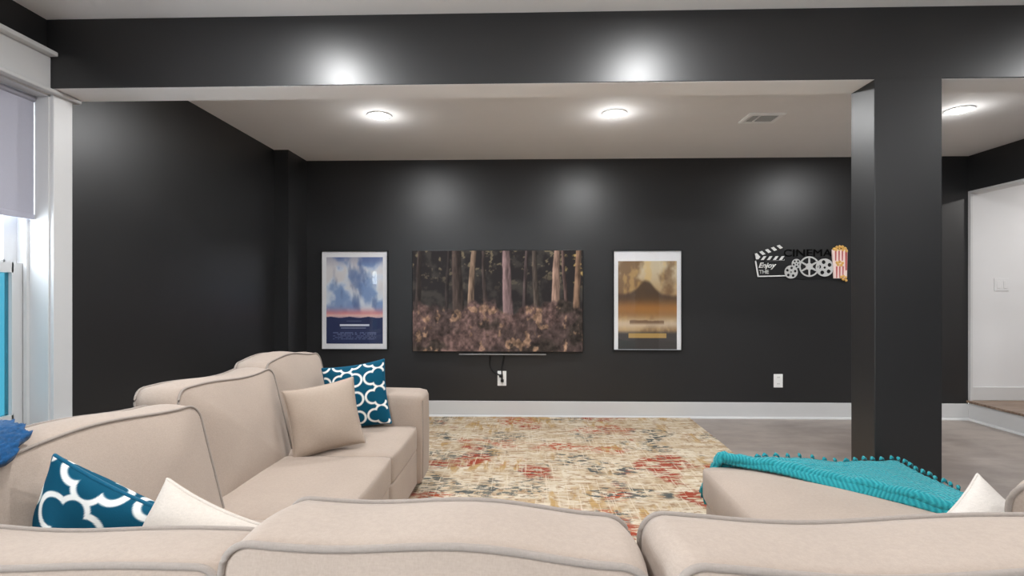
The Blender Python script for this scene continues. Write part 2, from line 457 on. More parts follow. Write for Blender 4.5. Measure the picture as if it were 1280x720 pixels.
# ------------------------------------------------------------------ pictures, screen
def fbm(x, y, seed, octv=4):
    out = np.zeros_like(x); amp = 1; tot = 0
    rs_ = np.random.RandomState(seed)
    for _ in range(octv):
        g = rs_.rand(64, 64); xi = np.floor(x).astype(int); yi = np.floor(y).astype(int)
        fx = x - xi; fy = y - yi; fx = fx * fx * (3 - 2 * fx); fy = fy * fy * (3 - 2 * fy)
        a = g[xi % 64, yi % 64]; b = g[(xi + 1) % 64, yi % 64]; c = g[xi % 64, (yi + 1) % 64]; d_ = g[(xi + 1) % 64, (yi + 1) % 64]
        out += amp * ((a * (1 - fx) + b * fx) * (1 - fy) + (c * (1 - fx) + d_ * fx) * fy); tot += amp
        amp *= .5; x = x * 2.03 + 7.1; y = y * 2.03 + 3.3
    return out / tot

def sm(v, a, b):
    q = np.clip((v - a) / (b - a), 0, 1); return q * q * (3 - 2 * q)

def lay(img, m, c):
    m = m[..., None]; img[:] = img * (1 - m) + np.array(c, float) * m

def picture(name, x0, x1, z0, z1, y, nx, nz, fn, mat, parent):
    """flat print: a grid of coloured points facing the room"""
    u, v = np.meshgrid(np.linspace(0, 1, nx), np.linspace(0, 1, nz)); img = np.zeros((nz, nx, 3)); fn(u, v, img)
    V = np.stack([x0 + u * (x1 - x0), np.full_like(u, y), z0 + v * (z1 - z0)], -1).reshape(-1, 3)
    i = np.arange(nx - 1)[None, :] + nx * np.arange(nz - 1)[:, None]
    Fc = np.stack([i, i + 1, i + 1 + nx, i + nx], -1).reshape(-1, 4)
    o = mesh(name, V.tolist(), Fc.tolist(), mat, parent)
    c = np.clip(img, 0, 255) / 255; lin = np.where(c <= .04045, c / 12.92, ((c + .055) / 1.055) ** 2.4)
    colr = np.ones((nx * nz, 4), np.float32); colr[:, :3] = lin.reshape(-1, 3)
    at = o.data.color_attributes.new('Col', 'FLOAT_COLOR', 'POINT'); at.data.foreach_set('color', colr.ravel())
    return o

def art_blue(u, v, img):      # plain cloudscape over a dark band
    n = fbm(u * 4, v * 5, 3); n2 = fbm(u * 7 + 3, v * 4, 8)
    img[:] = (132, 158, 200)
    lay(img, sm(n, .34, .60), (216, 224, 234)); lay(img, sm(n2, .52, .75) * .6, (84, 104, 150))
    lay(img, sm(v, .85, 1.0) * .6, (78, 92, 140)); lay(img, sm(n, .5, .7) * sm(v, .5, .7) * .5, (218, 204, 196))
    g = np.exp(-((v - .345) / .05) ** 2); lay(img, g * (.75 + .25 * n2), (226, 138, 140)); lay(img, np.exp(-((v - .325) / .02) ** 2) * .7, (240, 206, 190))
    lay(img, (v < .305 + .006 * np.sin(u * 19)).astype(float), (40, 50, 88))
    for zc, h, a, b, k in ((.215, .012, .24, .76, .9), (.18, .004, .26, .70, .5), (.262, .004, .36, .62, .4)):
        lay(img, ((abs(v - zc) < h) & (u > a) & (u < b)).astype(float) * k, (226, 230, 240))
    for q in range(5): lay(img, ((abs(v - (.055 + .018 * q)) < .005) & (u > .12 + .03 * (q % 2)) & (u < .88)).astype(float) * .35 * (fbm(u * 60, v * 0 + q, 5, 1) > .35), (190, 200, 226))

def art_gold(u, v, img):      # plain misty hills in gold and brown
    n = fbm(u * 3.5, v * 4.5, 13); n2 = fbm(u * 8, v * 6, 21)
    img[:] = (176, 146, 104)
    lay(img, sm(v, .55, .95), (204, 190, 162)); lay(img, sm(n, .45, .72) * .8, (112, 82, 52)); lay(img, sm(n2, .55, .75) * .5, (214, 178, 112))
    r = .62 + .16 * np.exp(-((u - .46) / .2) ** 2) + .05 * (fbm(u * 6, u * 0, 4) - .5)
    lay(img, sm(r - v, -.02, .04) * sm(v, .30, .5) * .85, (66, 50, 38))
    lay(img, np.exp(-((v - .46) / .09) ** 2) * .75, (186, 126, 62)); lay(img, np.exp(-((v - .29) / .055) ** 2) * .8, (206, 188, 164))
    lay(img, sm(.335 + .025 * (fbm(u * 14, u * 0, 9) - .4) - v, 0, .02) * sm(v, .27, .31) * ((u > .2) & (u < .78)) * .7, (92, 64, 44))
    lay(img, sm(.225 - v, 0, .06), (62, 58, 56)); lay(img, ((abs(v - .155) < .026) & (u > .18) & (u < .82)).astype(float) * .75, (206, 166, 90))

def art_screen(u, v, img):    # plain dim woodland: trunks, boulders and bare earth, soft light from the left
    asp = 1.67; x = u * asp
    n = fbm(x * 9, v * 9, 31); n2 = fbm(x * 22, v * 22, 37); n3 = fbm(x * 4, v * 3, 41)
    img[:] = (40, 36, 36); lay(img, sm(n, .45, .7) * .6, (72, 68, 62)); lay(img, sm(n2, .62, .74) * sm(v, .5, .9) * .7, (132, 118, 92))
    lay(img, sm(n2, .55, .7) * sm(u, .86, .95) * sm(v, .6, .8) * .8, (176, 146, 88))
    def blob(cx, cz, rx, rz, c, k=1.0, p=2.4, rough=.25, soft=.12):
        q = (abs((u - cx) / rx) ** p + abs((v - cz) / rz) ** p) + rough * (n3 - .5) + .2 * (n - .5)
        m = sm(-q, -1.0 - soft, -1.0 + soft) * k
        sh = np.clip(.78 + .35 * ((cx - u) / rx) * .5 + .5 * (fbm(x * 16, v * 5, 51) - .5) + .3 * ((v - cz) / rz) * .4, .3, 1.4)
        img[:] = img * (1 - m[..., None]) + (np.array(c, float) * sh[..., None]) * m[..., None]
    for cx, wd_, c in ((.03, .018, (70, 60, 56)), (.20, .012, (62, 54, 52)), (.27, .035, (84, 70, 64)), (.345, .020, (150, 124, 104)), (.43, .012, (80, 68, 64)),
                      (.56, .030, (152, 124, 122)), (.66, .013, (90, 76, 74)), (.73, .018, (96, 84, 76)), (.84, .026, (176, 142, 124)), (.90, .012, (110, 88, 82)), (.965, .020, (150, 118, 96))):
        lean = cx + .03 * (v - .5) * math.sin(cx * 40) + .012 * (fbm(v * 5, v * 0 + cx * 9, 61) - .5)
        e = (u - lean) / (wd_ * (1.25 - .5 * v)); m = sm(-abs(e), -1.1, -.8) * .92
        bark = .75 - .3 * e + .7 * (fbm(x * 60, v * 9, 71) - .5); img[:] = img * (1 - m[..., None]) + np.array(c, float) * bark[..., None] * m[..., None]
    top = .40 + .30 * (fbm(x * 2.2, x * 0, 77) - .5) + .25 * (fbm(x * 9, v * 7, 79) - .5)
    und = sm(top - v, -.02, .05); tone = fbm(x * 3.0, v * 2.5, 83); leaf = .7 + .9 * (fbm(x * 34, v * 26, 85) - .4)
    base = np.zeros_like(img); base[:] = (86, 70, 66); lay(base, sm(tone, .45, .6), (122, 96, 90)); lay(base, sm(fbm(x * 4 + 5, v * 4, 87), .52, .66), (70, 60, 54))
    lay(base, sm(fbm(x * 16, v * 12, 91), .60, .72) * .7, (186, 146, 116)); base *= leaf[..., None]
    img[:] = img * (1 - und[..., None]) + base * und[..., None]

def poster(x0, x1, z0, z1, label, fn, mt, mb, ms):
    t = empty('framed_poster', ((x0 + x1) / 2, YB, z0), label, 'poster', 'framed posters on the back wall')
    fw = .009; y0 = YB - .026
    boxes('frame', [((x0 - fw, y0, z0 - fw), (x0, YB, z1 + fw)), ((x1, y0, z0 - fw), (x1 + fw, YB, z1 + fw)),
                    ((x0, y0, z1), (x1, YB, z1 + fw)), ((x0, y0, z0 - fw), (x1, YB, z0))], M['frame'], t)
    box('mat_board', (x0, YB - .012, z0), (x1, YB - .002, z1), M['matboard'], t)
    picture('print', x0 + ms, x1 - ms, z0 + mb, z1 - mt, YB - .0135, 150, 230, fn, M['print_'], t)
    box('glazing', (x0 - .001, YB - .020, z0 - .001), (x1 + .001, YB - .017, z1 + .001), M['glazing'], t)
poster(-1.952, -1.325, .640, 1.570, 'blue cloudscape poster with a dark lower band, white border, framed, beside the wide screen', art_blue, .055, .050, .042)
poster(.822, 1.450, .640, 1.568, 'gold and brown misty poster with white border, framed, between the screen and the sign', art_gold, .095, .004, .040)

tv = empty('television', (-.27, YB, .62), 'wide flat television showing a dim woodland picture, mounted between two posters', 'television')
tx0, tx1, tz0, tz1 = -1.075, .530, .618, 1.575
box('cabinet', (tx0, YB - .065, tz0), (tx1, YB - .022, tz1), M['bezel'], tv, .004)
box('wall_mount', (-.6, YB - .022, .85), (.06, YB, 1.35), M['bezel'], tv)
picture('screen', tx0 + .006, tx1 - .006, tz0 + .008, tz1 - .006, YB - .0665, 330, 200, art_screen, M['screen'], tv)
box('trim_bar', (-.632, YB - .074, .592), (.184, YB - .045, .604), M['metal'], tv, .002)
box('bar_bracket', (-.5, YB - .06, .603), (.05, YB - .045, .620), M['bezel'], tv)
def cable(pts, label):
    o = tube('power_cable', pts, .006, M['cable'], None, 8); return tag(o, label, 'cable', 'cables under the television')
def curve_pts(P, n=12):
    out = []
    for i in range(len(P) - 1):
        p0 = Vector(P[max(i - 1, 0)]); p1 = Vector(P[i]); p2 = Vector(P[i + 1]); p3 = Vector(P[min(i + 2, len(P) - 1)])
        for k in range(n):
            t_ = k / n
            out.append(.5 * ((2 * p1) + (p2 - p0) * t_ + (2 * p0 - 5 * p1 + 4 * p2 - p3) * t_ ** 2 + (3 * p1 - p0 - 3 * p2 + p3) * t_ ** 3))
    out.append(Vector(P[-1])); return out
cable(curve_pts([(-.34, YB - .03, .616), (-.345, YB - .012, .55), (-.345, YB - .009, .48), (-.30, YB - .01, .42), (-.235, YB - .02, .392)]), 'black power cable hanging in a bend from the television to the outlet')
cable(curve_pts([(-.215, YB - .03, .616), (-.215, YB - .012, .56), (-.225, YB - .009, .50), (-.232, YB - .014, .45), (-.228, YB - .02, .345)]), 'short straight black cable dropping from the television into the outlet')

def outlet(xc, zc, label, w_=.084, h_=.14):
    t = empty('wall_outlet', (xc, YB, zc), label, 'outlet')
    box('cover_plate', (xc - w_ / 2, YB - .007, zc - h_ / 2), (xc + w_ / 2, YB, zc + h_ / 2), M['plate'], t, .003)
    for s_ in (-1, 1):
        sk = box('socket', (xc - .018, YB - .009, zc + s_ * .030 - .019), (xc + .018, YB - .006, zc + s_ * .030 + .019), M['plate'], t, .002)
        for dx in (-.007, .007): box('slot', (xc + dx - .0015, YB - .0098, zc + s_ * .030 - .003), (xc + dx + .0015, YB - .0085, zc + s_ * .030 + .008), M['slot'], sk)
    return t
outlet(-.232, .364, 'white wall outlet under the television with cables plugged in')
box('plug', (-.255, YB - .03, .376), (-.222, YB - .008, .404), M['cable'], None, .003)
pl = bpy.data.objects['plug']; tag(pl, 'upper black plug pushed into the outlet under the television', 'plug')
pl = box('plug', (-.243, YB - .03, .330), (-.214, YB - .008, .356), M['cable'], None, .003); tag(pl, 'lower black plug pushed into the outlet under the television', 'plug')
outlet(2.352, .353, 'white wall outlet with nothing plugged in, below the cinema sign', .084, .125)
# switch on the hall wall
sw = empty('light_switch', (4.39, YB, 1.22), 'white light switch on the white hall wall', 'switch')
box('cover_plate', (4.325, YB - .003, 1.19), (4.455, YB + .002, 1.31), M['hall'], sw, .002)
for dx in (-.03, .03): box('rocker', (4.39 + dx - .016, YB - .006, 1.215), (4.39 + dx + .016, YB - .002, 1.285), M['hall'], sw, .002)

# ------------------------------------------------------------------ cinema sign
SX = lambda px: 2.128 + (px - 944) * (.856 / 117)
SZ = lambda py: 1.622 - (py - 306) * (.343 / 46)
sg = empty('cinema_sign', (SX(1002), YB, SZ(352)), 'cut-out metal cinema sign with clapperboard, film reels and popcorn', 'sign')
def plate(name, poly, mat, y1, th, parent=sg):
    """flat cut-out from pixel outline, th thick, its front at YB - y1"""
    n = len(poly); V = [(SX(a), YB - y1, SZ(b)) for a, b in poly] + [(SX(a), YB - y1 + th, SZ(b)) for a, b in poly]
    Fc = [tuple(range(n)), tuple(range(n, 2 * n))[::-1]] + [(i, n + i, n + (i + 1) % n, (i + 1) % n) for i in range(n)]
    return mesh(name, V, Fc, mat, parent)
def ring(name, cx, cy, r0, r1, y1, th, mat, parent, holes=0, hr=0, hd=0, a0=0):
    """flat reel disc: annulus, or disc pierced by round holes"""
    bm = bmesh.new(); n = 40
    s_ = .856 / 117
    def circ(c, r, n_): return [(c[0] + r * math.cos(2 * math.pi * k / n_), c[1] + r * math.sin(2 * math.pi * k / n_)) for k in range(n_)]
    loops = [circ((cx, cy), r1, n)]
    if r0: loops.append(circ((cx, cy), r0, 20))
    for h in range(holes):
        a = a0 + 2 * math.pi * h / holes; loops.append(circ((cx + hd * math.cos(a), cy + hd * math.sin(a)), hr, 14))
    es = []
    for lp in loops:
        vv = [bm.verts.new((SX(a), YB - y1, SZ(b))) for a, b in lp]
        es += [bm.edges.new((vv[i], vv[(i + 1) % len(vv)])) for i in range(len(vv))]
    bmesh.ops.triangle_fill(bm, use_beauty=True, use_dissolve=False, edges=es)
    r = bmesh.ops.extrude_face_region(bm, geom=bm.faces[:])
    bmesh.ops.translate(bm, verts=[v for v in r['geom'] if isinstance(v, bmesh.types.BMVert)], vec=(0, th, 0))
    bmesh.ops.recalc_face_normals(bm, faces=bm.faces[:])
    return from_bm(name, bm, mat, parent)
def text_mesh(name, s_, px, py, h_px, mat, y1, shear=0, bold=0, width=1.0, parent=sg, depth=.003):
    cu = bpy.data.curves.new('t', 'FONT'); cu.body = s_; cu.extrude = depth; cu.shear = shear; cu.offset = bold; cu.size = 1.0; cu.resolution_u = 4
    cu.extrude = 0.0
    ob = bpy.data.objects.new('t', cu); COL.objects.link(ob)
    dg = bpy.context.evaluated_depsgraph_get(); me = bpy.data.meshes.new_from_object(ob.evaluated_get(dg))
    bpy.data.objects.remove(ob); bpy.data.curves.remove(cu)
    k = h_px * (.343 / 46) / .70
    bm = bmesh.new(); bm.from_mesh(me); bpy.data.meshes.remove(me)
    r = bmesh.ops.extrude_face_region(bm, geom=bm.faces[:])
    bmesh.ops.translate(bm, verts=[v for v in r['geom'] if isinstance(v, bmesh.types.BMVert)], vec=(0, 0, depth / k))
    for v in bm.verts: v.co = Vector((SX(px) + v.co.x * k * width, YB - y1 - v.co.z * k, SZ(py) + v.co.y * k))
    bmesh.ops.recalc_face_normals(bm, faces=bm.faces[:])
    return from_bm(name, bm, mat, parent)
bp = plate('board', [(944.5, 317), (949, 347), (984, 346), (1005, 349), (1044, 347), (1044, 321), (982, 321), (982, 312), (978, 306), (946, 317)], M['signblack'], .010, .008)
# hinged clapper stick with slanted white stripes
cs = plate('clapper_stick', [(944, 317), (977, 305.5), (981, 310.5), (947.5, 323)], M['signblack'], .014, .004)
for i in range(4):
    x = 950 + i * 7.3; z = 314.8 - i * 2.55
    plate('stripe', [(x, z), (x + 3.6, z - 1.3), (x + 8.0, z + 2.6), (x + 4.4, z + 4.0)], M['signwhite'], .0155, .002, cs)
plate('stripe', [(944.5, 317), (947, 316.2), (951.5, 321), (949, 324), (946, 324)], M['signwhite'], .0155, .002, cs)
cs = plate('clapper_stick', [(945.5, 320.5), (982, 319), (981.5, 325), (946.5, 327)], M['signblack'], .013, .003)
for i in range(4):
    x = 952 + i * 7.6
    plate('stripe', [(x + 3.6, 320.2), (x + 7.2, 320.0), (x + 3.8, 324.8), (x, 325.0)], M['signwhite'], .0145, .002, cs)
for a, b, w_ in (((945.6, 326), (949, 346), .9), ((945.8, 326.2), (982, 324.6), .7), ((948.5, 345.4), (984, 344.6), .7)):
    dx, dy = b[0] - a[0], b[1] - a[1]; l = math.hypot(dx, dy); nx_, ny_ = -dy / l * w_, dx / l * w_
    plate('border', [(a[0] + nx_, a[1] + ny_), (b[0] + nx_, b[1] + ny_), (b[0] - nx_, b[1] - ny_), (a[0] - nx_, a[1] - ny_)], M['signwhite'], .0125, .003)
text_mesh('lettering', 'Enjoy', 949.0, 334.5, 6.3, M['signwhite'], .0105, .35, .03, 1.02)
text_mesh('lettering', 'THE', 950, 342, 4.6, M['signwhite'], .0105, 0, .01, 1.0)
o = text_mesh('lettering', 'CINEMA', 980.5, 320.3, 9.0, M['signjet'], .004, 0, .0, 1.27, depth=.006); o['label'] = 'tall black letters along the top edge'
# reels
def spoke_reel(cx, cy, r, n, a0):
    rr = ring('film_reel', cx, cy, r * .86, r, .016, .005, M['signgrey'], sg)
    ring('hub', cx, cy, 0, r * .34, .016, .005, M['signgrey'], rr)
    for k_ in range(n):
        a = a0 + 2 * math.pi * k_ / n; c_, s_ = math.cos(a), math.sin(a); w1, w2 = r * .10, r * .075
        plate('spoke', [(cx + c_ * r * .25 - s_ * w1, cy + s_ * r * .25 + c_ * w1), (cx + c_ * r * .9 - s_ * w2, cy + s_ * r * .9 + c_ * w2),
                        (cx + c_ * r * .9 + s_ * w2, cy + s_ * r * .9 - c_ * w2), (cx + c_ * r * .25 + s_ * w1, cy + s_ * r * .25 - c_ * w1)], M['signgrey'], .0155, .004, rr)
spoke_reel(1013, 333.2, 12.8, 6, math.radians(30))
ring('film_reel', 1032, 334.5, 1.5, 11.2, .0185, .005, M['signgrey'], sg, 5, 2.5, 6.9, math.radians(-100))
ring('film_reel', 997, 329.5, .9, 5.9, .0135, .004, M['signgrey'], sg, 5, 1.35, 3.6, .3)
ring('film_reel', 990, 340, 1.0, 8.3, .0185, .005, M['signgrey'], sg, 5, 1.7, 5.2, -.2)
# popcorn box
pb = plate('popcorn_box', [(1040.8, 312), (1060.3, 312), (1059.5, 348), (1043.2, 348)], M['pinkwhite'], .022, .012)
for x0_, x1_, a, b in ((1044.3, 1046.4, 314, 326), (1048.6, 1050.6, 314, 326), (1052.8, 1054.8, 314, 326), (1057.0, 1059.8, 314, 338),
                       (1045.6, 1047.6, 333, 347.5), (1049.6, 1051.4, 333, 347.5), (1053.6, 1055.4, 333, 347)):
    plate('stripe', [(x0_, a), (x1_, a), (x1_ - .4, b), (x0_ + .3, b)], M['red'], .0235, .003, pb)
def kernel_cluster(spots, r):
    for (a, b) in spots:
        bm = bmesh.new(); bmesh.ops.create_icosphere(bm, subdivisions=1, radius=1, matrix=Matrix.Translation((SX(a), YB - .020, SZ(b))) @ Matrix.Diagonal((r, .010, r, 1)))
        for v in bm.verts: v.co += Vector((R.uniform(-1, 1), 0, R.uniform(-1, 1))) * r * .12
        from_bm('popcorn', bm, M['corn'], pb, True)
kernel_cluster([(1043.5, 311.5), (1047, 309.4), (1050.5, 308.6), (1054, 309.0), (1057.2, 311), (1059, 314), (1046, 312.5), (1050, 312), (1054.5, 312.5)], .0165)
kernel_cluster([(1047, 328.5), (1050.5, 327.5), (1054, 329), (1048.5, 331), (1052.5, 331.5)], .0165)
kernel_cluster([(1052, 346.5), (1055, 345), (1058, 347), (1055, 349), (1058.5, 350.5)], .0150)

# ------------------------------------------------------------------ rug
def build_rug():
    x0, x1, y0, y1 = -.955, 1.525, 1.62, 4.885; h = .009
    nx, ny = 60, 80; V, Fc = [], []
    for j in range(ny + 1):
        for i in range(nx + 1):
            x = x0 + (x1 - x0) * i / nx - .06 * (1 - j / ny) * (i / nx); y = y0 + (y1 - y0) * j / ny
            e = .004 * math.sin(y * 5) if i in (0, nx) else 0
            V.append((x + e, y, h + .0012 * math.sin(x * 4 + y * 3)))
    for j in range(ny):
        for i in range(nx):
            a = j * (nx + 1) + i; Fc.append((a, a + 1, a + nx + 2, a + nx + 1))
    N = len(V); rim = [i for i in range(nx + 1)] + [j * (nx + 1) + nx for j in range(1, ny + 1)] + [ny * (nx + 1) + i for i in range(nx - 1, -1, -1)] + [j * (nx + 1) for j in range(ny - 1, 0, -1)]
    for i in rim: V.append((V[i][0], V[i][1], .0005))
    k = len(rim)
    for i in range(k): Fc.append((rim[i], N + i, N + (i + 1) % k, rim[(i + 1) % k]))
    o = mesh('area_rug', V, Fc, M['rug'], None, False)
    tag(o, 'cream area rug with distressed rust, slate and gold abstract pattern', 'rug')
build_rug()

# ------------------------------------------------------------------ upholstery
def rrect(w_, h_, r, n=10, m=14):
    """rounded rectangle outline, evenly sampled, centred"""
    pts = []
    cs_ = [(w_ / 2 - r, -h_ / 2 + r, -90), (w_ / 2 - r, h_ / 2 - r, 0), (-w_ / 2 + r, h_ / 2 - r, 90), (-w_ / 2 + r, -h_ / 2 + r, 180)]
    for q, (cx, cy, a0) in enumerate(cs_):
        for k in range(n + 1):
            a = math.radians(a0 + 90 * k / n); pts.append((cx + r * math.cos(a), cy + r * math.sin(a)))
        nxt = cs_[(q + 1) % 4]; a = math.radians(nxt[2]); e = (nxt[0] + r * math.cos(a), nxt[1] + r * math.sin(a)); s_ = pts[-1]
        for k in range(1, m): pts.append((s_[0] + (e[0] - s_[0]) * k / m, s_[1] + (e[1] - s_[1]) * k / m))
    return pts

def cushion(name, w_, h_, th, mat4, parent, r=.06, bulge=.04, strip=.012, wave=None, pipe=.0065, mat=None, pmat=None, sides=(0, 1)):
    """boxed cushion with piped faces. local x = width, z = height, y = thickness (front at -th/2)"""
    mat = mat or M['sofa']; pmat = pmat or M['pipe']
    out = rrect(w_, h_, r); n = len(out); rings = [1, .97, .9, .78, .62, .44, .25, .1]
    V, Fc = [], []
    def wv(x, z, y):
        dx = dy = dz = 0
        if wave: dx, dy, dz = wave(x / w_, z / h_, y / th)
        return mat4 @ Vector((x + dx, y + dy, z + dz))
    def face(sgn):
        base = len(V)
        for s_ in rings:
            for x, z in out:
                V.append(wv(x * s_, z * s_, sgn * (th / 2 + bulge * (1 - s_ ** 2.2))))
        c = len(V); V.append(wv(0, 0, sgn * (th / 2 + bulge)))
        for k in range(len(rings) - 1):
            for i in range(n):
                j = (i + 1) % n; q = (base + k * n + i, base + k * n + j, base + (k + 1) * n + j, base + (k + 1) * n + i)
                Fc.append(q if sgn < 0 else q[::-1])
        for i in range(n):
            j = (i + 1) % n; q = (base + (len(rings) - 1) * n + i, base + (len(rings) - 1) * n + j, c); Fc.append(q if sgn < 0 else q[::-1])
        return base
    f0 = face(-1); f1 = face(1)
    prev = [f0 + i for i in range(n)]; S = 6
    for k in range(1, S):
        t_ = k / S; b = len(V); g = strip * math.sin(math.pi * t_)
        for x, z in out:
            l = math.hypot(x / w_, z / h_) or 1
            V.append(wv(x + g * (x / w_) / l, z + g * (z / h_) / l, -th / 2 + th * t_))
        cur = [b + i for i in range(n)]
        for i in range(n): Fc.append((prev[(i + 1) % n], prev[i], cur[i], cur[(i + 1) % n]))
        prev = cur
    for i in range(n): Fc.append((prev[(i + 1) % n], prev[i], f1 + i, f1 + (i + 1) % n))
    o = mesh(name, V, Fc, mat, parent, True)
    for sd in sides:
        sgn = -1 if sd == 0 else 1
        tube('piping', [wv(x * 1.004, z * 1.004, sgn * (th / 2 + .001)) for x, z in out], pipe, pmat, o, 8, True)
    return o

def soft_box(name, lo, hi, mat, parent, r=.035, puff=.012):
    """upholstered block: rounded edges, gently domed faces"""
    bm = bmesh.new(); add_box(bm, lo, hi)
    bmesh.ops.subdivide_edges(bm, edges=bm.edges[:], cuts=11, use_grid_fill=True)
    c = Vector([(a + b) / 2 for a, b in zip(lo, hi)]); hs = Vector([(b - a) / 2 for a, b in zip(lo, hi)])
    for v in bm.verts:
        d_ = v.co - c; inner = Vector([max(-(h - r), min(h - r, q)) for q, h in zip(d_, hs)])
        # push grid lines towards the edges so the rounding has vertices
        q = Vector([math.copysign(h * (abs(a) / h) ** .75, a) if h else 0 for a, h in zip(d_, hs)])
        inner = Vector([max(-(h - r), min(h - r, a)) for a, h in zip(q, hs)])
        e = q - inner
        p = inner + (e.normalized() * r if e.length > 1e-6 else e)
        for ax in range(3):
            if abs(abs(d_[ax]) - hs[ax]) < 1e-5:
                u_ = [(1 - (p[k] / hs[k]) ** 2) for k in range(3) if k != ax]
                p[ax] += math.copysign(puff * max(0, u_[0]) * max(0, u_[1]), d_[ax])
        v.co = c + p
    return from_bm(name, bm, mat, parent, True)

def seam(name, pts, r, parent, mat=None, closed=False): return tube(name, pts, r, mat or M['pipe'], parent, 6, closed)

def leg(parent, x, y, z0, z1=.07):
    bm = bmesh.new(); bmesh.ops.create_cone(bm, cap_ends=True, radius1=.018, radius2=.026, depth=z1 - z0, segments=16, matrix=Matrix.Translation((x, y, (z0 + z1) / 2)))
    return from_bm('leg', bm, M['foot'], parent)

def frame4(origin, xdir, lean=0.0, roll=0.0):
    """local x along xdir (deg, in plan), local y = thickness, z up; lean tips the top towards +y"""
    return Matrix.Translation(origin) @ Matrix.Rotation(math.radians(xdir), 4, 'Z') @ Matrix.Rotation(math.radians(-lean), 4, 'X') @ Matrix.Rotation(math.radians(roll), 4, 'Y')

def sag(a=.0, b=.0, p=0.0, tilt=0.0, shear=0.0):
    def f_(u, v, t):
        k = max(0.0, v + .5)
        return (0, v * shear, k * (a * math.cos(2 * math.pi * u + p) + b * math.cos(5 * u + 2 * p) + tilt * u))
    return f_

RUGZ = .010
# left wing of the sectional, along the window side, with the square arm at its far end
s = empty('sofa', (-1.05, 2.1, 0), 'oatmeal linen sofa wing with square arm, along the window side, facing across the rug', 'sofa')
fx = -.622; bx = -1.52
soft_box('base', (bx + .03, 1.50, .065), (fx - .012, 2.40, .272), M['sofa'], s, .012, .002)
soft_box('base', (bx + .03, 2.405, .065), (fx - .006, 3.02, .272), M['sofa'], s, .012, .002)
soft_box('arm', (bx + .06, 2.955, .062), (fx + .022, 3.205, .585), M['sofa'], s, .035, .010)
seam('arm_seam', [(fx + .022, 2.985, .10), (fx + .026, 2.985, .30), (fx + .024, 2.985, .545), (fx - .02, 2.985, .575)], .0035, s)
soft_box('seat_cushion', (-1.26, 1.72, .268), (fx, 2.402, .412), M['sofa'], s, .022, .010)
soft_box('seat_cushion', (-1.26, 2.406, .268), (fx, 2.962, .412), M['sofa'], s, .022, .010)
soft_box('base', (bx + .03, .66, .065), (-.462, 1.495, .272), M['sofa'], s, .012, .002)
soft_box('seat_cushion', (-1.26, .80, .268), (-.458, 1.50, .412), M['sofa'], s, .022, .010)
soft_box('seat_cushion', (-1.26, 1.505, .268), (fx, 1.716, .412), M['sofa'], s, .022, .006)
soft_box('back_frame', (-1.35, .62, .065), (-.462, .735, .60), M['sofa'], s, .03, .004)
soft_box('back_frame', (bx, .62, .065), (-1.40, 3.20, .62), M['sofa'], s, .03, .006)
for x, y in ((fx - .06, 3.14), (fx - .06, 2.46), (fx - .06, 1.25)): leg(s, x, y, RUGZ)
for x, y in ((bx + .06, 3.14), (bx + .06, .72), (-.52, .72), (-.52, 1.43)): leg(s, x, y, .0)
# back cushions: face towards +x
for (yc, wd, top, xt, ln, sg_) in ((2.825, .66, .822, -1.295, 0, sag(.010, .008, .5, 0, .115)), (2.135, .69, .810, -1.25, 0, sag(.006, .010, 1.2, 0, .115)), (1.395, .78, .795, -1.17, 0, sag(.008, .010, .4, 0, .115))):
    hgt = .47; zc = top - hgt / 2
    cushion('back_cushion', wd, hgt, .155, frame4((xt + .0, yc, zc), 90, ln), s, .055, .045, .012, sg_, .0045)

def fg_wave(a, b, tilt, p=0):
    def f_(u, v, t):
        k = max(0.0, v + .5)
        return (0, 0, k * (a * math.cos(2 * math.pi * u + p) + b * math.sin(9 * u + p) + tilt * u))
    return f_
def fg_cushion(parent, xc, yc, wd, top, ang, wvf, th=.20):
    cushion('back_cushion', wd, .46, th, frame4((xc, yc, top - .23), ang, 4), parent, .042, .03, .010, wvf, .0055)
fg_cushion(s, -.785, .850, .63, .731, 0, fg_wave(-.004, .003, 0), .15)
# front wing, seen from behind: piped boxed back cushions over a low frame
s = empty('sofa', (.14, 1.1, 0), 'oatmeal linen sofa wing seen from behind, its two piped back cushions facing the screen', 'sofa')
soft_box('base', (-.452, .66, .065), (.74, 1.50, .272), M['sofa'], s, .012, .002)
soft_box('back_frame', (-.452, .60, .065), (.80, .70, .58), M['sofa'], s, .03, .004)
for x0, x1 in ((-.45, .185), (.19, .735)): soft_box('seat_cushion', (x0, .90, .268), (x1, 1.505, .412), M['sofa'], s, .03, .010)
for x, y in ((-.38, .72), (.66, .72), (-.38, 1.42), (.66, 1.42)): leg(s, x, y, 0)
fg_cushion(s, -.130, .815, .61, .790, -1.5, fg_wave(.004, .006, -.010, .6))
fg_cushion(s, .548, .790, .70, .783, 1.0, fg_wave(-.007, .003, .004, .2))

# chaise at the right end
s = empty('chaise', (1.18, 1.5, 0), 'oatmeal linen chaise beside the black column, partly covered by a turquoise throw', 'chaise')
soft_box('base', (.775, .98, .065), (1.59, 2.285, .262), M['sofa'], s, .02, .004)
soft_box('seat_cushion', (.760, 1.0, .255), (1.605, 2.300, .415), M['sofa'], s, .032, .014)
seam('piping', [(.765, 1.02 + .1 * i, .392) for i in range(13)] + [(.775, 2.28, .392)], .005, s)
seam('piping', [(.7735, 1.02 + .1 * i, .262) for i in range(13)], .003, s)
soft_box('back_frame', (.91, .56, .065), (1.62, .655, .56), M['sofa'], s, .03, .004)
for x, y in ((.83, 2.23), (1.54, 2.23), (.96, .72), (1.54, .72)): leg(s, x, y, RUGZ if y > 2 and x < 1.52 else 0)
cushion('side_cushion', .50, .31, .12, frame4((1.278, 1.030, .598), -55, 0), s, .075, .035, .010, None)
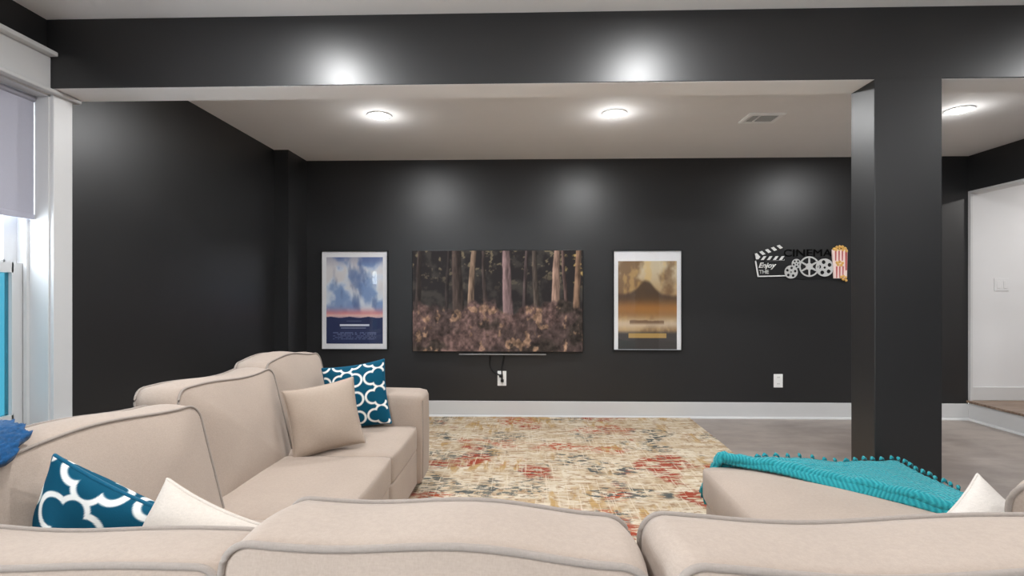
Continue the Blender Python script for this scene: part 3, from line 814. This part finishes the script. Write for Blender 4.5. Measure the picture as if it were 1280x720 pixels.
soft_box('base', (.91, .66, .065), (1.59, .976, .262), M['sofa'], s, .02, .004)
soft_box('seat_cushion', (.91, .68, .255), (1.605, .997, .415), M['sofa'], s, .032, .004)

# ------------------------------------------------------------------ scatter cushions
def trellis(u, v):
    """white ogee lattice on teal, u v in cells"""
    px = abs((u + .5) % 1 - .5) * .17; py = abs((v + .5) % 1 - .5) * .106
    return np.minimum(np.hypot(px - .042, py) - .033, np.hypot(px, py - .022) - .030)

def pillow(name, size, th, m4, label, group, mat, pattern=None, n=48, pinch=.07, seed=1, piping=False):
    w_, h_ = size; rr_ = random.Random(seed); ph = [rr_.uniform(0, 6) for _ in range(4)]
    g = 2 * np.arange(n + 1) / n - 1; g = np.sign(g) * (1 - (1 - abs(g)) ** 1.25)
    u, v = np.meshgrid(g, g)
    ex = 1 - pinch * (1 - v ** 2) * abs(u) ** 2; ez = 1 - pinch * (1 - u ** 2) * abs(v) ** 2
    prof = np.clip((1 - u ** 2), 0, 1) ** .5 * np.clip((1 - v ** 2), 0, 1) ** .5
    wr = .04 * np.sin(5 * u + ph[0]) * np.sin(4 * v + ph[1]) + .03 * np.sin(9 * u * v + ph[2])
    X_ = u * w_ / 2 * ex; Z_ = v * h_ / 2 * ez
    Yf = -th / 2 * prof * (1 + wr) - .004; Yb = th / 2 * prof * (1 - wr) + .004
    V = []; Fc = []; N = (n + 1) ** 2
    for Yy in (Yf, Yb):
        for a, b, c in zip(X_.ravel(), Yy.ravel(), Z_.ravel()): V.append(m4 @ Vector((a, b, c)))
    for j in range(n):
        for i in range(n):
            a = j * (n + 1) + i; q = (a, a + 1, a + n + 2, a + n + 1); Fc.append(q); Fc.append(tuple(N + k for k in q[::-1]))
    rim = [i for i in range(n + 1)] + [j * (n + 1) + n for j in range(1, n + 1)] + [n * (n + 1) + i for i in range(n - 1, -1, -1)] + [j * (n + 1) for j in range(n - 1, 0, -1)]
    k = len(rim)
    for i in range(k): Fc.append((rim[(i + 1) % k], rim[i], N + rim[i], N + rim[(i + 1) % k]))
    ctr = Vector(m4.translation)
    me = bpy.data.meshes.new(name); me.from_pydata([tuple(q - ctr) for q in V], [], Fc); me.update()
    me.polygons.foreach_set('use_smooth', [True] * len(me.polygons))
    root = bpy.data.objects.new(name, None) if False else None
    o = link(name, me, mat); o.location = ctr
    if pattern:
        d_ = trellis((u * .5) * pattern[0] + pattern[2], (v * .5) * pattern[1] + pattern[3])
        wmask = 1 - sm(abs(d_ - .003), .0045, .0075) 
        img = np.zeros((n + 1, n + 1, 3)); img[:] = (13, 76, 101); lay(img, wmask, (236, 236, 232))
        c = img / 255; lin = np.where(c <= .04045, c / 12.92, ((c + .055) / 1.055) ** 2.4).reshape(-1, 3)
        colr = np.ones((2 * N, 4), np.float32); colr[:N, :3] = lin; colr[N:, :3] = lin
        at = me.color_attributes.new('Col', 'FLOAT_COLOR', 'POINT'); at.data.foreach_set('color', colr.ravel())
    tag(o, label, 'pillow', group)
    # welt seam as a part
    hem = [m4 @ Vector((X_.ravel()[i], 0, Z_.ravel()[i])) for i in rim]
    o2 = tube('welt', hem, .0045, mat if not pattern else M['teal_welt'], o, 6, True)
    return o
M['teal_welt'] = fabric('teal_welt', (18, 88, 116))
def face4(c, yaw, lean=0, roll=0): return frame4(c, yaw, lean, roll)
G = 'scatter pillows on the sectional'
pillow('throw_pillow', (.325, .32), .13, face4((-.965, 2.46, .572), 28, 14, -8), 'plain sand linen pillow leaning on the sofa in front of a patterned pillow', G, M['sand'], seed=3)
pillow('throw_pillow', (.345, .36), .12, face4((-.955, 2.90, .590), 8, 12, -8), 'teal pillow with white trellis pattern beside the square sofa arm', G, M['pillow'], (2.0, 3.4, .2, .2), 130, seed=5)
pillow('throw_pillow', (.32, .32), .12, face4((-.985, 1.17, .59), 0, -12, 29.4), 'teal and white trellis pillow slumped in the corner beside a cream pillow', G, M['pillow'], (1.8, 2.9, .3, .35), 130, seed=8)
pillow('throw_pillow', (.29, .28), .14, face4((-.681, 1.03, .598), -15.4, 15.9, 12.5), 'cream pillow slumped in the corner beside the patterned pillow', G, M['cream'], seed=11)
pillow('throw_pillow', (.27, .27), .10, face4((1.238, 1.40, .494), 9.5, 30.9, 60), 'ivory pillow standing on its corner on the chaise beside the throw', G, M['ivory'], seed=14)

# ------------------------------------------------------------------ throws
def throw_turquoise():
    root = empty('throw_blanket', (1.2, 2.1, .43), 'turquoise knitted throw with tasselled edge spread over the chaise', 'blanket')
    A = curve_pts([(.775, 2.335, 0), (.95, 2.215, 0), (1.19, 2.00, 0), (1.43, 1.72, 0)], 14)
    B = curve_pts([(.80, 2.345, 0), (1.10, 2.35, 0), (1.45, 2.345, 0), (1.625, 2.30, 0), (1.648, 2.06, 0), (1.648, 1.80, 0)], 14)
    ns, nt = 110, 46
    def samp(P, s_):
        q = s_ * (len(P) - 1); i = min(int(q), len(P) - 2); return P[i].lerp(P[i + 1], q - i)
    def surf(s_, t_):
        p = samp(A, s_).lerp(samp(B, s_), t_)
        x, y = p.x, p.y
        z = .436 + .004 * math.sin(17 * s_ + 5 * t_) + .003 * math.sin(31 * t_ + 6 * s_)
        z += .030 * math.exp(-((t_ - .10) / .10) ** 2) + .012 * math.exp(-((t_ - .45) / .18) ** 2)
        z += .004 * abs(math.sin(120 * s_ + (34 if (t_ * 4) % 1 < .5 else -34) * ((t_ * 4) % .5)))
        # over the edge of the seat it falls
        dv = max(0, y - 2.292, x - 1.597)
        if dv > 0: z -= min(.20, 3.2 * dv * dv * 60 if dv < .02 else .077 + (dv - .02) * 4.2)
        if t_ < .02: z -= .018
        return Vector((x, y, z))
    V, Fc = [], []
    for k, off in ((0, 0), (1, -.010)):
        for j in range(nt + 1):
            for i in range(ns + 1):
                p = surf(i / ns, j / nt); V.append((p.x, p.y, p.z + off))
    N = (ns + 1) * (nt + 1)
    for j in range(nt):
        for i in range(ns):
            a = j * (ns + 1) + i; q = (a, a + 1, a + ns + 2, a + ns + 1); Fc.append(q); Fc.append(tuple(N + b for b in q[::-1]))
    rim = [i for i in range(ns + 1)] + [j * (ns + 1) + ns for j in range(1, nt + 1)] + [nt * (ns + 1) + i for i in range(ns - 1, -1, -1)] + [j * (ns + 1) for j in range(nt - 1, 0, -1)]
    k = len(rim)
    for i in range(k): Fc.append((rim[(i + 1) % k], rim[i], N + rim[i], N + rim[(i + 1) % k]))
    mesh('blanket', V, Fc, M['teal'], root, True)
    # rolled fold along the near edge
    fold = [surf(i / 60, .07) + Vector((0, 0, -.012 + .003 * math.sin(i * .9))) for i in range(61)]
    tube('fold', fold, [.010 + .012 * min(1, i / 8, (60 - i) / 6) for i in range(61)], M['teal'], root, 10)
    # tassels on the far and outer edge, where the throw turns over the seat edge
    for i in range(34):
        s_ = .10 + .88 * i / 33; t_ = .4
        while t_ < 1 and surf(s_, t_).y < 2.288 and surf(s_, t_).x < 1.593: t_ += .01
        p = surf(s_, t_) + Vector((0, 0, .004)); q = surf(s_, min(1, t_ + .12)); dq = Vector((q.x - p.x, q.y - p.y, 0)).normalized()
        b = p + dq * .030 + Vector((R.uniform(-.012, .012), 0, -.012))
        pts = [p, p.lerp(b, .3) + Vector((0, 0, .012)), p.lerp(b, .65) + Vector((0, 0, .010)), b]
        tube('tassel', pts, [.003, .0075, .0055, .002], M['teal'], root, 6)
throw_turquoise()

def throw_blue():
    rr_ = random.Random(4); V, Fc = [], []; n1, n2 = 60, 50
    y0, y1 = .86, 1.27
    prof = curve_pts([(-1.40, 0, .68), (-1.375, 0, .78), (-1.325, 0, .832), (-1.25, 0, .845), (-1.19, 0, .840), (-1.145, 0, .822), (-1.115, 0, .795)], 9)
    for k, off in ((0, 0), (1, 1)):
        for j in range(n2 + 1):
            yv = y0 + (y1 - y0) * j / n2
            for i in range(n1 + 1):
                q = i / n1 * (len(prof) - 1); a = min(int(q), len(prof) - 2); p = prof[a].lerp(prof[a + 1], q - a)
                cut = (max(0, .5 * (p.x + 1.33)) + max(0, 1.5 * (p.x + 1.16))) * (j / n2)       # edge runs a little askew
                fz = 0 if k else rr_.uniform(-.0015, .0035)
                V.append((p.x + fz + (.0 if not k else -.012 * (i / n1 - .5)), yv - cut + .006 * math.sin(i * .7), p.z + .008 + fz - (.012 if k else 0)))
    N = (n1 + 1) * (n2 + 1)
    for j in range(n2):
        for i in range(n1):
            a = j * (n1 + 1) + i; q = (a, a + 1, a + n1 + 2, a + n1 + 1); Fc.append(q[::-1]); Fc.append(tuple(N + b for b in q))
    rim = [i for i in range(n1 + 1)] + [j * (n1 + 1) + n1 for j in range(1, n2 + 1)] + [n2 * (n1 + 1) + i for i in range(n1 - 1, -1, -1)] + [j * (n1 + 1) for j in range(n2 - 1, 0, -1)]
    k = len(rim)
    for i in range(k): Fc.append((rim[i], rim[(i + 1) % k], N + rim[(i + 1) % k], N + rim[i]))
    o = mesh('throw_blanket', V, Fc, M['blue'], None, True)
    tag(o, 'deep blue plush throw draped over the sofa back by the window', 'blanket')
throw_blue()
